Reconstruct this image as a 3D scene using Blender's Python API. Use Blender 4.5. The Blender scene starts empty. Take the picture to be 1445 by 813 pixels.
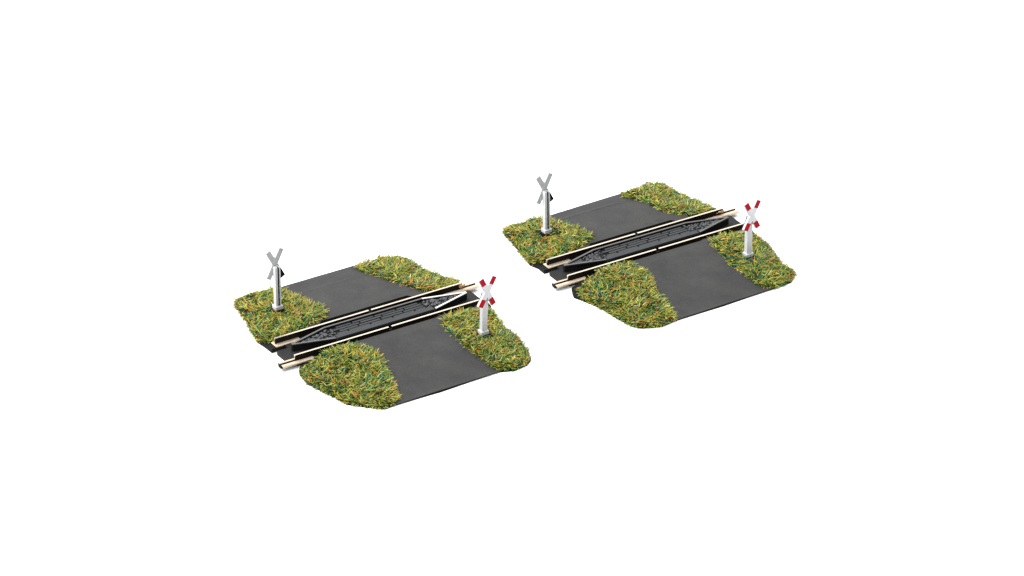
import bpy, bmesh, math, random
from mathutils import Vector

S = 0.001                                   # all lengths below are millimetres
sc = bpy.context.scene
COL = sc.collection

# ------------------------------------------------------------------ materials
def new_mat(name):
    m = bpy.data.materials.new(name); m.use_nodes = True
    nt = m.node_tree
    return m, nt, nt.nodes['Principled BSDF']

def coords(nt, scale):
    tc = nt.nodes.new('ShaderNodeTexCoord')
    mp = nt.nodes.new('ShaderNodeMapping')
    mp.inputs['Scale'].default_value = (scale,) * 3
    nt.links.new(tc.outputs['Object'], mp.inputs['Vector'])
    return mp.outputs['Vector']

def noise(nt, vec, scale, detail=4, rough=.6):
    n = nt.nodes.new('ShaderNodeTexNoise')
    n.inputs['Scale'].default_value = scale
    n.inputs['Detail'].default_value = detail
    n.inputs['Roughness'].default_value = rough
    nt.links.new(vec, n.inputs['Vector'])
    return n.outputs['Fac']

def ramp(nt, fac, stops, interp='LINEAR'):
    r = nt.nodes.new('ShaderNodeValToRGB')
    r.color_ramp.interpolation = interp
    el = r.color_ramp.elements
    while len(el) < len(stops): el.new(.5)
    for e, (p, c) in zip(el, stops):
        e.position = p; e.color = (*c, 1) if len(c) == 3 else c
    nt.links.new(fac, r.inputs['Fac'])
    return r.outputs['Color']

def bump(nt, b, fac, strength, dist):
    n = nt.nodes.new('ShaderNodeBump')
    n.inputs['Strength'].default_value = strength
    n.inputs['Distance'].default_value = dist * S
    nt.links.new(fac, n.inputs['Height'])
    nt.links.new(n.outputs['Normal'], b.inputs['Normal'])

def speckled(name, c0, c1, scale_big, scale_fine, rough=.6, spec=.3, metal=0, bstr=.0, bdist=.1):
    """two-scale mottling between two near colours"""
    m, nt, b = new_mat(name)
    v = coords(nt, 1 / S)                   # object space in mm
    a = noise(nt, v, scale_big, 5)
    f = noise(nt, v, scale_fine, 2)
    mx = nt.nodes.new('ShaderNodeMix'); mx.data_type = 'FLOAT'
    mx.inputs[0].default_value = .45
    nt.links.new(a, mx.inputs[2]); nt.links.new(f, mx.inputs[3])
    col = ramp(nt, mx.outputs[0], [(.32, c0), (.68, c1)])
    nt.links.new(col, b.inputs['Base Color'])
    b.inputs['Roughness'].default_value = rough
    b.inputs['Specular IOR Level'].default_value = spec
    b.inputs['Metallic'].default_value = metal
    if bstr: bump(nt, b, f, bstr, bdist)
    return m

M = {}
M['road'] = speckled('road_grey_plastic', (.015, .0155, .016), (.036, .0355, .0345), .16, 3.0, .68, .2, 0, .45, .15)
M['black'] = speckled('black_plastic', (.006, .006, .006), (.011, .011, .011), .4, 3, .6, .05)
M['bed'] = speckled('track_bed_plastic', (.013, .013, .014), (.022, .022, .023), .4, 3, .6, .07)
M['insert'] = speckled('insert_grey_plastic', (.019, .020, .022), (.034, .036, .038), .5, 4, .6, .2, 0, .3, .1)
M['rim'] = speckled('rim_grey_plastic', (.060, .060, .058), (.095, .093, .090), .8, 4, .5, .3)
M['white_rim'] = speckled('white_tip_rim', (.50, .50, .47), (.64, .63, .60), .8, 4, .5, .4)  # white tone for the right-hand tip rims of one crossing
M['gravel'] = speckled('gravel_stone', (.012, .013, .015), (.10, .105, .112), 1.4, 5, .55, .3)
M['rail'] = speckled('nickel_silver', (.50, .43, .33), (.66, .58, .47), .3, 4, .28, .5, 1)
M['foot'] = speckled('pale_brass', (.46, .36, .26), (.60, .49, .37), .5, 4, .45, .5, .35)
M['solder'] = speckled('copper_solder', (.42, .25, .12), (.66, .44, .26), .9, 4, .45, .4, .7)
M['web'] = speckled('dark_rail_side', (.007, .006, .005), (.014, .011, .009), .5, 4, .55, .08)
M['sign_white'] = speckled('white_sign_plastic', (.46, .47, .495), (.51, .52, .54), .5, 4, .45, .4)
M['sign_grey'] = speckled('grey_sign_back', (.33, .335, .34), (.42, .425, .43), 1.2, 5, .5, .3)
M['red'] = speckled('red_sign_paint', (.27, .002, .008), (.36, .003, .013), .7, 4, .6, .08)
M['table'] = speckled('white_table_board', (.90, .90, .90), (.92, .92, .92), .02, .5, .8, .1)
M['soil'] = speckled('grass_mat_base', (.006, .012, .004), (.022, .028, .007), .7, 4, .9, .1)

def grass_mat():
    m, nt, b = new_mat('grass_fibres')
    g = nt.nodes.new('ShaderNodeNewGeometry')
    rnd = g.outputs['Random Per Island']
    v = coords(nt, 1 / S)
    n = noise(nt, v, .28, 3)
    ma = nt.nodes.new('ShaderNodeMath'); ma.operation = 'MULTIPLY_ADD'
    nt.links.new(n, ma.inputs[0]); ma.inputs[1].default_value = .9; ma.inputs[2].default_value = -.45
    ad = nt.nodes.new('ShaderNodeMath'); ad.operation = 'ADD'; ad.use_clamp = True
    nt.links.new(rnd, ad.inputs[0]); nt.links.new(ma.outputs[0], ad.inputs[1])
    col = ramp(nt, ad.outputs[0], [
        (.00, (.006, .050, .030)), (.13, (.014, .095, .040)), (.24, (.026, .105, .012)),
        (.36, (.085, .190, .012)), (.50, (.220, .250, .012)), (.62, (.330, .285, .016)),
        (.72, (.120, .190, .014)), (.82, (.380, .210, .012)), (.93, (.270, .064, .008)), (1., (.460, .430, .090))])
    nt.links.new(col, b.inputs['Base Color'])
    b.inputs['Roughness'].default_value = .45
    b.inputs['Specular IOR Level'].default_value = .3
    return m
M['grass'] = grass_mat()

# ------------------------------------------------------------------ mesh helpers
def link(name, bm, mats, parent=None, bevel=0, smooth=False):
    bmesh.ops.recalc_face_normals(bm, faces=bm.faces)
    bmesh.ops.scale(bm, vec=(S, S, S), verts=bm.verts)
    me = bpy.data.meshes.new(name); bm.to_mesh(me); bm.free()
    for m in (mats if isinstance(mats, (list, tuple)) else [mats]): me.materials.append(m)
    o = bpy.data.objects.new(name, me); COL.objects.link(o)
    if parent: o.parent = parent
    if smooth:
        for p in me.polygons: p.use_smooth = True
    if bevel:
        md = o.modifiers.new('bevel', 'BEVEL'); md.width = bevel * S; md.segments = 2
        md.limit_method = 'ANGLE'; md.angle_limit = math.radians(40)
    return o

def empty(name, label, cat, loc, rz, group=None):
    o = bpy.data.objects.new(name, None); COL.objects.link(o)
    o.location = [c * S for c in loc]; o.rotation_euler = (0, 0, rz)
    o.empty_display_size = 5 * S
    o['label'] = label; o['category'] = cat
    if group: o['group'] = group
    return o

def box(bm, x0, x1, y0, y1, z0, z1, mi=0):
    v = [bm.verts.new(p) for p in ((x0,y0,z0),(x1,y0,z0),(x1,y1,z0),(x0,y1,z0),(x0,y0,z1),(x1,y0,z1),(x1,y1,z1),(x0,y1,z1))]
    for f in ((3,2,1,0),(4,5,6,7),(0,1,5,4),(1,2,6,5),(2,3,7,6),(3,0,4,7)):
        bm.faces.new([v[i] for i in f]).material_index = mi

def prism(bm, poly, z0, z1, mi=0):
    n = len(poly)
    a = [bm.verts.new((x, y, z0)) for x, y in poly]; b = [bm.verts.new((x, y, z1)) for x, y in poly]
    bm.faces.new(a[::-1]).material_index = mi; bm.faces.new(b).material_index = mi
    for i in range(n):
        bm.faces.new((a[i], a[(i+1) % n], b[(i+1) % n], b[i])).material_index = mi

def prism_xz(bm, poly, y0, y1, mi=0):
    n = len(poly)
    a = [bm.verts.new((x, y0, z)) for x, z in poly]; b = [bm.verts.new((x, y1, z)) for x, z in poly]
    bm.faces.new(a).material_index = mi; bm.faces.new(b[::-1]).material_index = mi
    for i in range(n):
        bm.faces.new((a[i], b[i], b[(i+1) % n], a[(i+1) % n])).material_index = mi

def slab(poly, top, bottom, step, jitter=0):
    """a plate: outline poly, top(u,v) and bottom(u,v) heights, cut into a grid so that it can bend"""
    bm = bmesh.new()
    bm.faces.new([bm.verts.new((x, y, 0)) for x, y in poly])
    for ax in (0, 1):
        lo = min(p[ax] for p in poly); hi = max(p[ax] for p in poly)
        k = math.ceil(lo / step)
        while k * step < hi:
            co = [0, 0, 0]; no = [0, 0, 0]; co[ax] = k * step + .013; no[ax] = 1
            bmesh.ops.bisect_plane(bm, geom=bm.verts[:] + bm.edges[:] + bm.faces[:], plane_co=co, plane_no=no, dist=1e-4)
            k += 1
    r = bmesh.ops.extrude_face_region(bm, geom=bm.faces[:], use_keep_orig=True)
    up = {e for e in r['geom'] if isinstance(e, bmesh.types.BMVert)}
    for v in bm.verts:
        v.co.z = top(v.co.x, v.co.y) if v in up else bottom(v.co.x, v.co.y)
    return bm

def inside(x, y, poly):
    c = False; n = len(poly); j = n - 1
    for i in range(n):
        xi, yi = poly[i]; xj, yj = poly[j]
        if (yi > y) != (yj > y) and x < (xj - xi) * (y - yi) / (yj - yi) + xi: c = not c
        j = i
    return c

def edge_dist(x, y, poly):
    d = 1e9
    for i in range(len(poly)):
        ax, ay = poly[i-1]; bx, by = poly[i]
        dx, dy = bx-ax, by-ay; L = dx*dx+dy*dy or 1e-9
        t = max(0, min(1, ((x-ax)*dx+(y-ay)*dy)/L))
        d = min(d, math.hypot(x-ax-t*dx, y-ay-t*dy))
    return d

def wob(x, y, s=0):
    return math.sin(x*.9+s)*math.cos(y*1.1+s*2)*.5 + math.sin(x*2.3+y*1.7+s*3)*.3

def height(u, v):
    a = abs(v); b = abs(u)
    if a < 9: h = 2.45
    elif a < 23.4: h = 2.45 - (a-9) * .078
    else: h = max(.5, 1.327 - (a-23.4) * .093)
    t = min(1, max(0, (b-14.5)/11.0)); t = t*t*(3-2*t)
    low = max(.35, 1.1 - .09*max(0, a-6))
    return h + (min(h, low) - h)*t

def rounded(poly, n=3):
    """Chaikin corner cutting: soft, hand-trimmed edges"""
    for _ in range(n):
        q = []
        for i in range(len(poly)):
            a = poly[i-1]; b = poly[i]
            q += [(a[0]*.75+b[0]*.25, a[1]*.75+b[1]*.25), (a[0]*.25+b[0]*.75, a[1]*.25+b[1]*.75)]
        poly = q
    return poly

# ------------------------------------------------------------------ grass
def grass_patch(poly, parent, seed, dens=12.5, holes=()):
    rnd = random.Random(seed)
    core = []
    cx = sum(p[0] for p in poly)/len(poly); cy = sum(p[1] for p in poly)/len(poly)
    for x, y in poly:
        d = math.hypot(x-cx, y-cy); k = max(.0, 1 - .45/d)
        core.append((cx+(x-cx)*k, cy+(y-cy)*k))
    pl = rounded(core, 2)
    gz = lambda u, v: height(u, v) + .10 + .26*min(1, edge_dist(u, v, pl)/1.2) + .16*wob(u, v, seed)
    bm = slab(pl, gz, lambda u, v: height(u, v) - .05, 1.3)
    for f in bm.faces: f.material_index = 0
    x0 = min(p[0] for p in pl); x1 = max(p[0] for p in pl); y0 = min(p[1] for p in pl); y1 = max(p[1] for p in pl)
    n = int((x1-x0)*(y1-y0)*dens)
    spots = []
    for _ in range(n):
        x = rnd.uniform(x0, x1); y = rnd.uniform(y0, y1)
        if inside(x, y, pl): spots.append((x, y, None))
    for i in range(len(pl)):                            # fringe that hangs over the cut edge
        a_, b_ = pl[i-1], pl[i]; L_ = math.dist(a_, b_)
        out = math.atan2(-(b_[0]-a_[0]), b_[1]-a_[1])
        mx, my = (a_[0]+b_[0])/2, (a_[1]+b_[1])/2
        if inside(mx+.3*math.cos(out), my+.3*math.sin(out), pl): out += math.pi
        for _ in range(int(L_*5)+1):
            t = rnd.random()
            spots.append((a_[0]+(b_[0]-a_[0])*t, a_[1]+(b_[1]-a_[1])*t, out))
    for x, y, out in spots:
        if any(math.hypot(x-hx, y-hy) < hr for hx, hy, hr in holes): continue
        ed = edge_dist(x, y, pl)
        z = height(x, y) + .1 + .26*min(1, ed/1.2) + .16*wob(x, y, seed) - .1
        # neighbouring fibres lean alike: little whorls
        a = 4.4*wob(x*.42, y*.42, seed+1) + rnd.gauss(0, .9)
        lean = rnd.uniform(.75, 1.5); droop = rnd.uniform(.1, .6); curl = rnd.gauss(0, .8)
        L = rnd.uniform(1.1, 2.4) * (1.0 if ed > .8 else .75)
        low = height(x, y) + .12
        if out is not None:
            a = out + rnd.gauss(0, .8); lean = rnd.uniform(.9, 1.5); droop = rnd.uniform(.5, 1.4); L = rnd.uniform(.6, 1.3)
            low = .06
        w = rnd.uniform(.15, .30)
        p = Vector((x, y, z)); segs = 3; left = []; right = []
        roll = rnd.uniform(-.9, .9)
        for k in range(segs+1):
            t = k/segs
            th = min(1.75 if out is None else 2.7, lean + droop*t)
            d = Vector((math.cos(a+curl*t)*math.sin(th), math.sin(a+curl*t)*math.sin(th), math.cos(th)))
            if k: p = p + d*(L/segs)
            if p.z < low: p.z = low
            side = d.cross(Vector((0, 0, 1)))
            if side.length < 1e-3: side = Vector((1, 0, 0))
            side.normalize(); side = side*math.cos(roll) + d.cross(side)*math.sin(roll)
            ww = w*.5*(1 - .6*t*t)
            left.append(bm.verts.new(p - side*ww)); right.append(bm.verts.new(p + side*ww))
        for k in range(segs):
            bm.faces.new((left[k], right[k], right[k+1], left[k+1])).material_index = 1
    # scale and link without normal recalculation (open ribbons)
    bmesh.ops.scale(bm, vec=(S, S, S), verts=bm.verts)
    me = bpy.data.meshes.new('grass_patch'); bm.to_mesh(me); bm.free()
    me.materials.append(M['soil']); me.materials.append(M['grass'])
    o = bpy.data.objects.new('grass_patch', me); COL.objects.link(o); o.parent = parent
    return o

# ------------------------------------------------------------------ track
G = 4.75
def rail_segment(parent, v, u0, u1, side):
    """one length of rail: bright head on a dark web"""
    bm = bmesh.new()
    prof = [(-.26,2.9),(.26,2.9),(.26,2.62),(.14,2.40),(.14,1.36),(-.14,1.36),(-.14,2.40),(-.26,2.62)]
    n = len(prof); A = [bm.verts.new((u0, v+p, z)) for p, z in prof]; B = [bm.verts.new((u1, v+p, z)) for p, z in prof]
    for i in range(n):
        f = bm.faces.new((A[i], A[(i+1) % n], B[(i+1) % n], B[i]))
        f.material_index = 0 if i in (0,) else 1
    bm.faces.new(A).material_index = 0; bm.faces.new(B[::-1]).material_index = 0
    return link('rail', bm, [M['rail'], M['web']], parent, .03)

def rail_foot(rail, v, u0, u1):
    bm = bmesh.new()
    prism(bm, [(u0, v-1.45), (u1-1.2 if u1 > u0 else u1, v-1.45), (u1, v-.9), (u1, v+1.1), (u0, v+1.1)], 1.11, 1.36)
    return link('rail_foot', bm, M['foot'], rail, .06)

def joiner(rail, v, u0, u1, mat, tan=False):
    """folded sheet-metal rail joiner: floor with two curled lips"""
    bm = bmesh.new()
    prof = [(-1.05,.80),(1.05,.80),(1.30,.98),(1.27,1.26),(1.08,1.42),(.44,1.50),(.38,1.42),(.38,1.02),
            (-.38,1.02),(-.38,1.42),(-.44,1.50),(-1.08,1.42),(-1.27,1.26),(-1.30,.98)]
    n = len(prof); A = [bm.verts.new((u0, v+p, z)) for p, z in prof]; B = [bm.verts.new((u1, v+p, z)) for p, z in prof]
    for i in range(n):
        bm.faces.new((A[i], A[(i+1) % n], B[(i+1) % n], B[i])).material_index = 1 if i in (0,1,6,7,8,13) else 0
    bm.faces.new(A).material_index = 1; bm.faces.new(B[::-1]).material_index = 1
    o = link('rail_joiner', bm, [mat, M['web']], rail)
    return o

def solder_lump(rail, u, v, seed):
    bm = bmesh.new(); rnd = random.Random(seed)
    for k in range(5):
        r = rnd.uniform(.28, .48)
        ret = bmesh.ops.create_icosphere(bm, subdivisions=2, radius=r)
        c = Vector((u + rnd.uniform(-1.1, 1.1), v + rnd.uniform(-.5, .3), rnd.uniform(1.7, 2.6)))
        for vt in ret['verts']:
            vt.co = Vector((vt.co.x*1.4, vt.co.y*.8, vt.co.z)) * (1 + rnd.uniform(-.1, .1)) + c
    return link('solder_lump', bm, M['solder'], rail, 0, True)

def make_crossing(name, label, loc, rz, back, front, road_b, road_f, patches, white_tip, seed):
    root = empty(name, label, 'level crossing', loc, rz, 'model level crossings')
    # --- plates
    bottom = lambda u, v: 0.02
    for outline in (back, front):
        pl = outline
        bm = slab(pl, lambda u, v: (height(u, v) - .16 + .02*wob(u*.6, v*.6, seed)) if abs(v) > 7.0 or (abs(v) > 5.7 and abs(u) > 12.4) else 1.10, bottom, 1.45)
        link('base_plate', bm, M['black'], root)
    for outline in (road_b, road_f):
        top = lambda u, v: height(u, v) + .035*wob(u*.35, v*.35, seed) + (.10 if abs(v-23.4) < .42 and seed == 8 and -11 < u < 7 else .04 if abs(v-23.4) < .42 else 0)
        bm = slab(outline, top, lambda u, v: height(u, v) - .22, .8)
        link('road_panel', bm, M['road'], root)
    # --- bed between and under the rails
    bm = bmesh.new()
    prism(bm, [(-27,-3.25),(-25.6,-3.25),(-25.6,-5.3),(23.9,-5.3),(23.9,-1.95),(27,-1.95),(27,3.25),(25.6,3.25),(25.6,5.3),(-23.9,5.3),(-23.9,1.95),(-27,1.95)][::1], .02, 1.085)
    link('track_bed', bm, M['bed'], root, .06)
    # --- rails: each side two lengths with an insulating gap in the middle
    for sd in (1, -1):
        v = sd*G
        joint_end = sd                    # far rail carries its joiner at +u, near rail at -u
        gl = -.38 + .05*sd; gr = .36
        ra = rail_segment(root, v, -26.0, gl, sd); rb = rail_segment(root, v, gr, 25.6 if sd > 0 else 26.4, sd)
        if sd > 0:
            rail_foot(ra, v, -26.35, -19.6); joiner(rb, v, 20.2, 29.8, M['foot']); solder_lump(rb, 25.0, v, seed+5)
        else:
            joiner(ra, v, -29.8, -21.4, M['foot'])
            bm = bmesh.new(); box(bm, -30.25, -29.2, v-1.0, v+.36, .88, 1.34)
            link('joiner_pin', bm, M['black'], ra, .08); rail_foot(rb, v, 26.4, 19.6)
            solder_lump(rb, 26.2, v, seed+9) if not white_tip else None
        bm = bmesh.new(); box(bm, gl, gr, v-.22, v+.22, 1.4, 2.1)
        link('rail_gap', bm, M['black'], root)
        # moulded clips that hold the rail foot
        bm = bmesh.new()
        for k in range(8):
            u = -17.5 + k*5
            box(bm, u-.5, u+.5, v-1.15, v-.2, 1.09, 1.5); box(bm, u-.5, u+.5, v+.2, v+1.15, 1.09, 1.5)
        link('rail_clips', bm, M['black'], root)
    # --- hexagonal insert between the rails
    T, Cn, Wd = 24.0, 13.7, 3.15
    hexa = [(-T,.35),(-T,-.35),(-Cn,-Wd),(Cn,-Wd),(T,-.35),(T,.35),(Cn,Wd),(-Cn,Wd)]
    bm = bmesh.new(); prism(bm, hexa, 1.08, 2.42)
    ins = link('centre_insert', bm, M['black'], root)
    # boards: rows of planks with staggered joints
    bm = bmesh.new(); rnd = random.Random(seed)
    rows = [(-1.25,-.55),(-.27,.43),(.71,1.41),(1.69,2.30)]
    for r, (a, b) in enumerate(rows):
        u = -12.2 + (r % 2)*1.2
        cuts = [u]
        while cuts[-1] < 11.5: cuts.append(min(12.3, cuts[-1] + (6.1 if len(cuts) > 1 else 3.2 + 2.1*r % 5)))
        for c0, c1 in zip(cuts, cuts[1:]):
            z = 2.70 + rnd.uniform(-.03, .03)
            box(bm, c0+.10, c1-.34, a, b, 2.3, z)
    link('plank_row', bm, M['insert'], ins, .05)
    bm = bmesh.new()
    box(bm, -13.3, 13.3, -3.12, -1.55, 2.3, 2.97)
    link('edge_board', bm, M['insert'], ins, .08)
    # rims
    def strip(pts_o, pts_i, mat, z=3.02):
        bm = bmesh.new(); prism(bm, pts_o + pts_i[::-1], 2.2, z-.2, 1); prism(bm, pts_o + pts_i[::-1], z-.196, z, 0)
        return link('rim', bm, [mat, M['black']], ins, .04)
    wt = M['white_rim'] if white_tip else M['rim']
    k = .48
    strip([(Cn-.4,Wd),(-Cn,Wd)], [(Cn-.4,Wd-k),(-Cn+.1,Wd-k)], M['rim'])
    strip([(-Cn,Wd),(-T,.35),(-T,0)], [(-Cn+.1,Wd-k),(-T+1.1,.12),(-T+1.1,0)], M['rim'])
    strip([(-T,-.01),(-T,-.35),(-Cn,-Wd)], [(-T+1.1,-.01),(-T+1.1,-.12),(-Cn+.1,-Wd+k)], M['rim'])
    w2 = k
    strip([(Cn,-Wd),(T,-.35),(T,-.01)], [(Cn-.1,-Wd+w2),(T-1.1,-.12),(T-1.1,-.01)], wt)
    strip([(T,0),(T,.35),(Cn-.38,Wd)], [(T-1.1,0),(T-1.1,.12),(Cn-.38,Wd-w2)], wt)
    # gravel in both tips
    for sgn in (-1, 1):
        bm = bmesh.new(); rnd = random.Random(seed*7+sgn)
        for _ in range(130):
            u = rnd.uniform(12.4, 21.6); half = (T-1.2-u)/(T-Cn)*Wd*.80
            half = min(half, Wd-.75)
            v = rnd.uniform(-half, half)
            r = rnd.uniform(.18, .36)
            ret = bmesh.ops.create_icosphere(bm, subdivisions=1, radius=r)
            sx, sy, sz = rnd.uniform(.7,1.4), rnd.uniform(.7,1.3), rnd.uniform(.6,1)
            for vt in ret['verts']:
                vt.co = Vector((vt.co.x*sx, vt.co.y*sy, vt.co.z*sz))*(1+rnd.uniform(-.22,.22)) + Vector((sgn*u, v, 2.46+rnd.uniform(0,.16)))
        link('gravel', bm, M['gravel'], ins)
    for i, (poly, holes) in enumerate(patches):
        grass_patch(poly, root, seed*10+i, holes=holes)
    return root

# ------------------------------------------------------------------ signs
def make_sign(label, loc, rz, lean=0):
    """crossbuck: faces local -y"""
    root = empty('crossing_sign', label, 'railway sign', loc, rz, 'crossbuck signs on the grass patches')
    root.rotation_euler = (0, math.radians(lean), rz)
    bm = bmesh.new()
    bmesh.ops.create_cone(bm, cap_ends=True, segments=28, radius1=1.75, radius2=1.65, depth=.55)
    bmesh.ops.translate(bm, vec=(0, 0, .02), verts=bm.verts)
    link('foot', bm, M['black'], root, .08)
    bm = bmesh.new(); box(bm, -1.05, 1.05, -.95, .95, .1, 1.15)
    link('post_base', bm, M['sign_white'], root, .12)
    # U-channel post, groove on the rear (+y)
    bm = bmesh.new()
    w, d, g, gd = .74, .60, .21, .75
    o = -.12
    prof = [(-w,-d),(w,-d),(w,d),(o+g+.12,d),(o+g+.12,d-gd),(o-g,d-gd),(o-g,d),(-w,d)]
    prof = [(-w,-d),(w,-d),(w,d),(g+o,d),(g+o,d-gd),(-g+o,d-gd),(-g+o,d),(-w,d)]
    prism(bm, prof, 1.1, 11.5)
    post = link('post', bm, M['sign_white'], root, .05)
    bm = bmesh.new(); box(bm, -g+o, g+o, d-gd, d-.06, 1.16, 11.2)  # black filler, puts the shade of the channel into colour
    link('groove_shade', bm, M['black'], post)
    # the X
    zc, y0, y1 = 11.85, -1.42, -.64
    du, dz, hw = 1.88, 3.70, .66
    L = math.hypot(du, dz)
    for s in (1, -1):
        ax = Vector((s*du/L, 0, dz/L)); px = Vector((s*dz/L, 0, -du/L))
        def q(t, w_): p = ax*t + px*w_; return (p.x, p.z+zc)
        yo = 0 if s > 0 else .012
        bm = bmesh.new()
        prism_xz(bm, [q(-L,-hw), q(L,-hw), q(L,hw), q(-L,hw)], y0+yo, y1-yo)
        # grey unpainted rear face
        for f in bm.faces:
            if sum(v.co.y for v in f.verts)/4 > y1-.05: f.material_index = 1
        arm = link('cross_arm', bm, [M['sign_white'], M['sign_grey']], root, .05)
        for e in (1, -1):
            bm = bmesh.new()
            prism_xz(bm, [q(e*L*.50,-hw*.96), q(e*L*.985,-hw*.96), q(e*L*.985,hw*.96), q(e*L*.50,hw*.96)], y0-.04, y0+.1)
            link('red_tip', bm, M['red'], arm, .03)
        if s > 0:                                     # post's shadow on this arm end, put in as a black plate
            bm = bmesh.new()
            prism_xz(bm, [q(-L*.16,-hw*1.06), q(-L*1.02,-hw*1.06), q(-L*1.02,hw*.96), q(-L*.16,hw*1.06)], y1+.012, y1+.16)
            link('arm_shadow_plate', bm, M['black'], arm)
    bm = bmesh.new(); box(bm, -.20, .22, -.75, -.58, 9.2, 11.0)  # black strip standing in for the shadow gap on the post below the X
    link('shadow_gap_strip', bm, M['black'], post)
    return root

# ------------------------------------------------------------------ the two crossings
yawL, yawR = math.radians(32.0988), math.radians(31.748)
posL, posR = (-31.287, -20.254, 0), (33.016, 18.771, 0)

L_back = [(-27.6,3.3),(-27.7,6.2),(-28.0,9.9),(-27.1,13),(-25.3,20),(-23.8,28.3),(-21.8,30.4),(-18.9,30.5),(-15.9,30.3),(-9.8,29.45),(9.4,29.5),(19.8,29.2),(22.8,26.7),(23.1,22.6),(23.7,17.9),(25.3,15.7),(25.9,11.8),(27.2,8.4),(27.3,6.2),(26.4,5.9),(26.2,3.3)]
L_front = [(-23.5,-3.3),(-23.5,-6.2),(-25.6,-6.7),(-26.8,-8.2),(-27.4,-9.8),(-27.8,-14.1),(-26.9,-18),(-25.7,-22.8),(-24.8,-27.2),(-20.6,-31.7),(-18.6,-33.5),(-14,-33.2),(-3.4,-33.55),(12.4,-32.7),(16.1,-34.2),(20.1,-33.6),(22.2,-31.9),(23.6,-28.4),(25.0,-21.4),(25.0,-14.5),(25.6,-12.4),(26.3,-7.4),(27.4,-5.9),(27.6,-3.3)]
R_back = [(-27.6,3.3),(-27.5,6.2),(-28.3,8.8),(-27.5,12.5),(-26.4,18),(-24.9,27.1),(-23.1,28.3),(-19.2,28.0),(-11,27.0),(10.5,28.2),(21.7,28.9),(23.3,26.4),(23.1,21.8),(24.6,16.4),(25.0,12.7),(26.6,9.2),(26.8,6.2),(26.4,5.9),(26.2,3.3)]
R_front = [(-23.5,-3.3),(-23.5,-6.3),(-26.4,-7.2),(-27.6,-9.6),(-28.0,-10.8),(-26.8,-14),(-25.4,-18.4),(-24.9,-24.3),(-24,-29.8),(-22.7,-31.9),(-18.2,-33.9),(-12.5,-33.1),(.2,-33.1),(13.9,-32.3),(16.8,-32.4),(20.8,-31.9),(23.4,-29.8),(24.5,-27.6),(24.1,-21.5),(26.3,-16.1),(26.9,-10.5),(26.8,-7.9),(27.4,-5.9),(27.6,-3.3)]
LA = [(-24.0,28.8),(-21.8,30.8),(-18.9,30.9),(-15.9,30.9),(-12.9,29.5),(-10.3,28.8),(-10.7,25.3),(-9.7,22.3),(-9.2,18.5),(-7.9,14.4),(-8.6,10.2),(-10.9,7.5),(-15.4,6.2),(-22,6.1),(-27.6,6.5),(-28.3,9.9),(-27.3,13),(-25.5,20.1)]
LB = [(9.1,29.2),(14,29.4),(19.9,29.4),(23.0,26.9),(23.3,22.6),(23.9,17.9),(25.5,15.9),(26.1,11.8),(27.4,8.4),(26.6,6.6),(20.8,6.2),(15.1,7.2),(14.6,9.6),(12.2,16.2),(11.3,20.5),(9.8,25.6)]
LC = [(-26.7,-8.3),(-23.8,-6.8),(-19.3,-6.1),(-15,-6.0),(-11.6,-6.7),(-9.1,-9.4),(-8.1,-13.2),(-9.3,-18.5),(-10.4,-23.1),(-12.7,-28.7),(-14,-33.0),(-18.7,-33.7),(-20.7,-31.8),(-25.0,-27.3),(-25.9,-22.8),(-27.1,-18.0),(-28.0,-14.1),(-27.5,-9.8)]
LD = [(12.8,-32.6),(16.1,-34.2),(20.2,-33.6),(23.1,-30.6),(25.2,-21.4),(25.2,-14.4),(25.8,-12.4),(26.5,-7.6),(24.5,-6.2),(19.0,-5.8),(13.6,-6.4),(11.7,-8.2),(10.6,-12.7),(11.0,-16.4),(10.8,-21.7),(11.9,-27.5),(12.1,-31.0)]
RA = [(-25.1,27.2),(-23.2,28.5),(-19.2,28.2),(-13.3,27.0),(-11.4,26.4),(-13.0,22.8),(-11.4,20.7),(-9.7,16.6),(-8.6,11.2),(-11.5,7.5),(-16.0,6.2),(-22,6.1),(-26.5,6.4),(-28.4,9.0),(-27.6,12.5),(-26.6,18)]
RB = [(10.3,27.8),(15,28.5),(21.8,29.1),(23.4,26.5),(23.3,21.8),(24.8,16.4),(25.2,12.7),(26.6,9.4),(23,7.3),(19.7,7.2),(15.8,7.3),(14.1,8.6),(12.6,12.9),(12.4,19.9),(9.7,25.5)]
RC = [(-25.4,-8.6),(-23.2,-7.4),(-20.7,-6.1),(-17.8,-5.9),(-13.8,-5.8),(-10.8,-6.1),(-8.7,-7.2),(-8.5,-10.7),(-8.2,-14.6),(-10.4,-19.6),(-11.3,-24.0),(-11.8,-28.5),(-12.9,-33.4),(-18.2,-34.0),(-22.8,-32.0),(-24.1,-29.8),(-25.0,-24.3),(-25.5,-18.4),(-26.8,-14.0),(-27.0,-10.8)]
RD = [(13.8,-32.3),(16.8,-32.5),(20.8,-32.0),(23.5,-29.9),(24.6,-27.6),(24.2,-21.5),(26.4,-16.1),(27.0,-10.5),(26.8,-7.9),(24.7,-6.1),(20.4,-5.7),(16.7,-5.7),(13.6,-7.0),(12.6,-10.4),(12.3,-14.0),(11.5,-19.3),(12.3,-23.5),(12.3,-27.7),(12.9,-30.5)]
us, vs = 17.504, 18.228
hA, hD = [(-us, vs, 2.15)], [(us, -vs, 2.15)]
def road_poly(edge, s):
    # trapezoid of road; its flanks run on under the grass patches
    x0, y0, x1, y1 = edge
    g = 6.95 if s > 0 else 6.1            # flangeway behind the far rail is the wider one
    return [(-13.2, s*5.75), (-12.2, s*g), (11.6, s*g), (12.6, s*5.75), (16.5, s*5.75), (x1, y1), ((x0+x1)/2, (y0+y1)/2 + s*.05), (x0, y0), (-16.5, s*5.75)]
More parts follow.
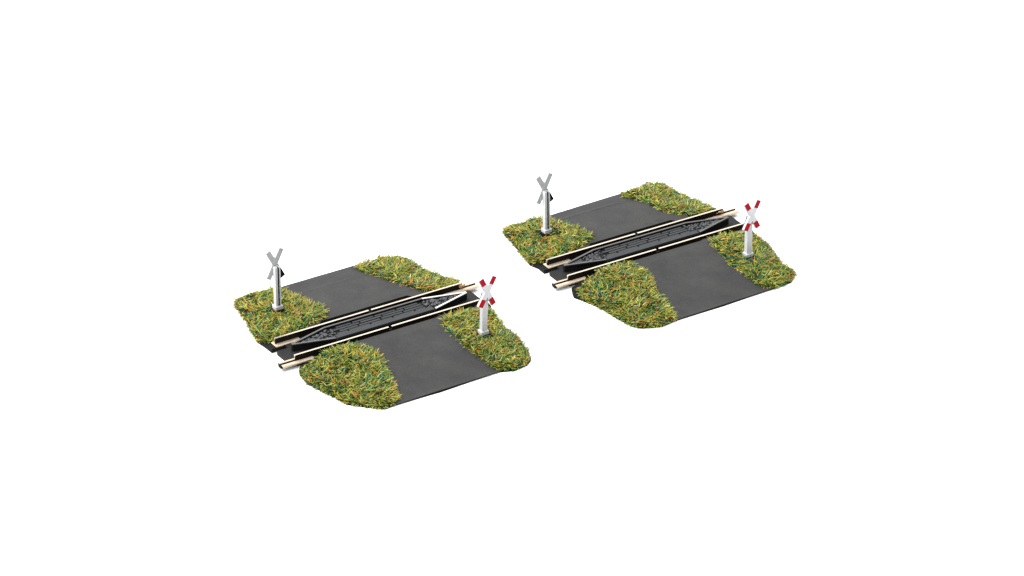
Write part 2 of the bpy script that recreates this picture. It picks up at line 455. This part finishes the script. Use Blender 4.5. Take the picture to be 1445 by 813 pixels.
make_crossing('level_crossing', 'model level crossing nearest the viewer at lower left, white rimmed tip between its rails', posL, yawL,
    L_back, L_front, road_poly((-12.5, 29.45, 11, 29.55), 1), road_poly((-15.5, -33.45, 13.6, -33.0), -1),
    [(LA, hA), (LB, ()), (LC, ()), (LD, hD)], True, 3)
make_crossing('level_crossing', 'model level crossing farther back at upper right, all its centre rims plain dark grey', posR, yawR,
    R_back, R_front, road_poly((-14, 27.05, 12.5, 28.0), 1), road_poly((-14.5, -33.3, 15.5, -32.5), -1),
    [(RA, hA), (RB, ()), (RC, ()), (RD, hD)], False, 8)

def at(pos, yaw, u, v, z):
    c, s = math.cos(yaw), math.sin(yaw)
    return (pos[0]+c*u-s*v, pos[1]+s*u+c*v, z)
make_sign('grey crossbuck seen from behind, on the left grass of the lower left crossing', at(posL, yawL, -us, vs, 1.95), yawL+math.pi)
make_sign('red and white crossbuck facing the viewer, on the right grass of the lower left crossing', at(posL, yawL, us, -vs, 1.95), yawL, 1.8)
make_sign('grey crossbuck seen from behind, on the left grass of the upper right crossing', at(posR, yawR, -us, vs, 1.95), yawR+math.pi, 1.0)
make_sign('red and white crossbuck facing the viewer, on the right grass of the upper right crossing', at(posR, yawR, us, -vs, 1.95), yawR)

# ------------------------------------------------------------------ white board they lie on
bm = bmesh.new(); box(bm, -3000, 3000, -3000, 3000, -20, 0)
t = link('table_surface', bm, M['table']); t['kind'] = 'structure'

# ------------------------------------------------------------------ light
w = bpy.data.worlds.new('World'); sc.world = w; w.use_nodes = True
nt = w.node_tree; bg = nt.nodes['Background']
# a white studio: brightest overhead and to the left, dimmer towards the viewer's right
tc = nt.nodes.new('ShaderNodeTexCoord'); dp = nt.nodes.new('ShaderNodeVectorMath'); dp.operation = 'DOT_PRODUCT'
nt.links.new(tc.outputs['Generated'], dp.inputs[0]); dp.inputs[1].default_value = Vector((-.52, .30, .80)).normalized()
mr = nt.nodes.new('ShaderNodeMapRange'); mr.interpolation_type = 'SMOOTHSTEP'
for i, val in ((1, -.35), (2, .95), (3, .18), (4, 2.8)): mr.inputs[i].default_value = val
nt.links.new(dp.outputs['Value'], mr.inputs[0]); nt.links.new(mr.outputs[0], bg.inputs['Strength'])
bg.inputs['Color'].default_value = (1, 1, 1, 1)
la = bpy.data.lights.new('softbox', 'AREA'); la.shape = 'RECTANGLE'; la.size = 700*S; la.size_y = 700*S
la.energy = 18; la.color = (1, .985, .96)
lo = bpy.data.objects.new('softbox', la); COL.objects.link(lo)
lo.location = Vector((-800, 150, 1100))*S
lo.rotation_euler = (Vector((0, 0, 0)) - lo.location).to_track_quat('-Z', 'Y').to_euler()

# ------------------------------------------------------------------ camera
e, D, k = math.radians(28.520025), 1050.9676, 5.84594941
cam = bpy.data.cameras.new('camera'); co = bpy.data.objects.new('camera', cam); COL.objects.link(co)
fw = Vector((0, math.cos(e), -math.sin(e)))
co.location = -fw*D*S
co.rotation_euler = fw.to_track_quat('-Z', 'Y').to_euler()
cam.sensor_width = 36; cam.lens = k*D/1445*36
cam.clip_start = .02; cam.clip_end = 50
sc.camera = co
sc.view_settings.view_transform = 'Standard'; sc.view_settings.look = 'None'
sc.view_settings.exposure = 0; sc.view_settings.gamma = 1
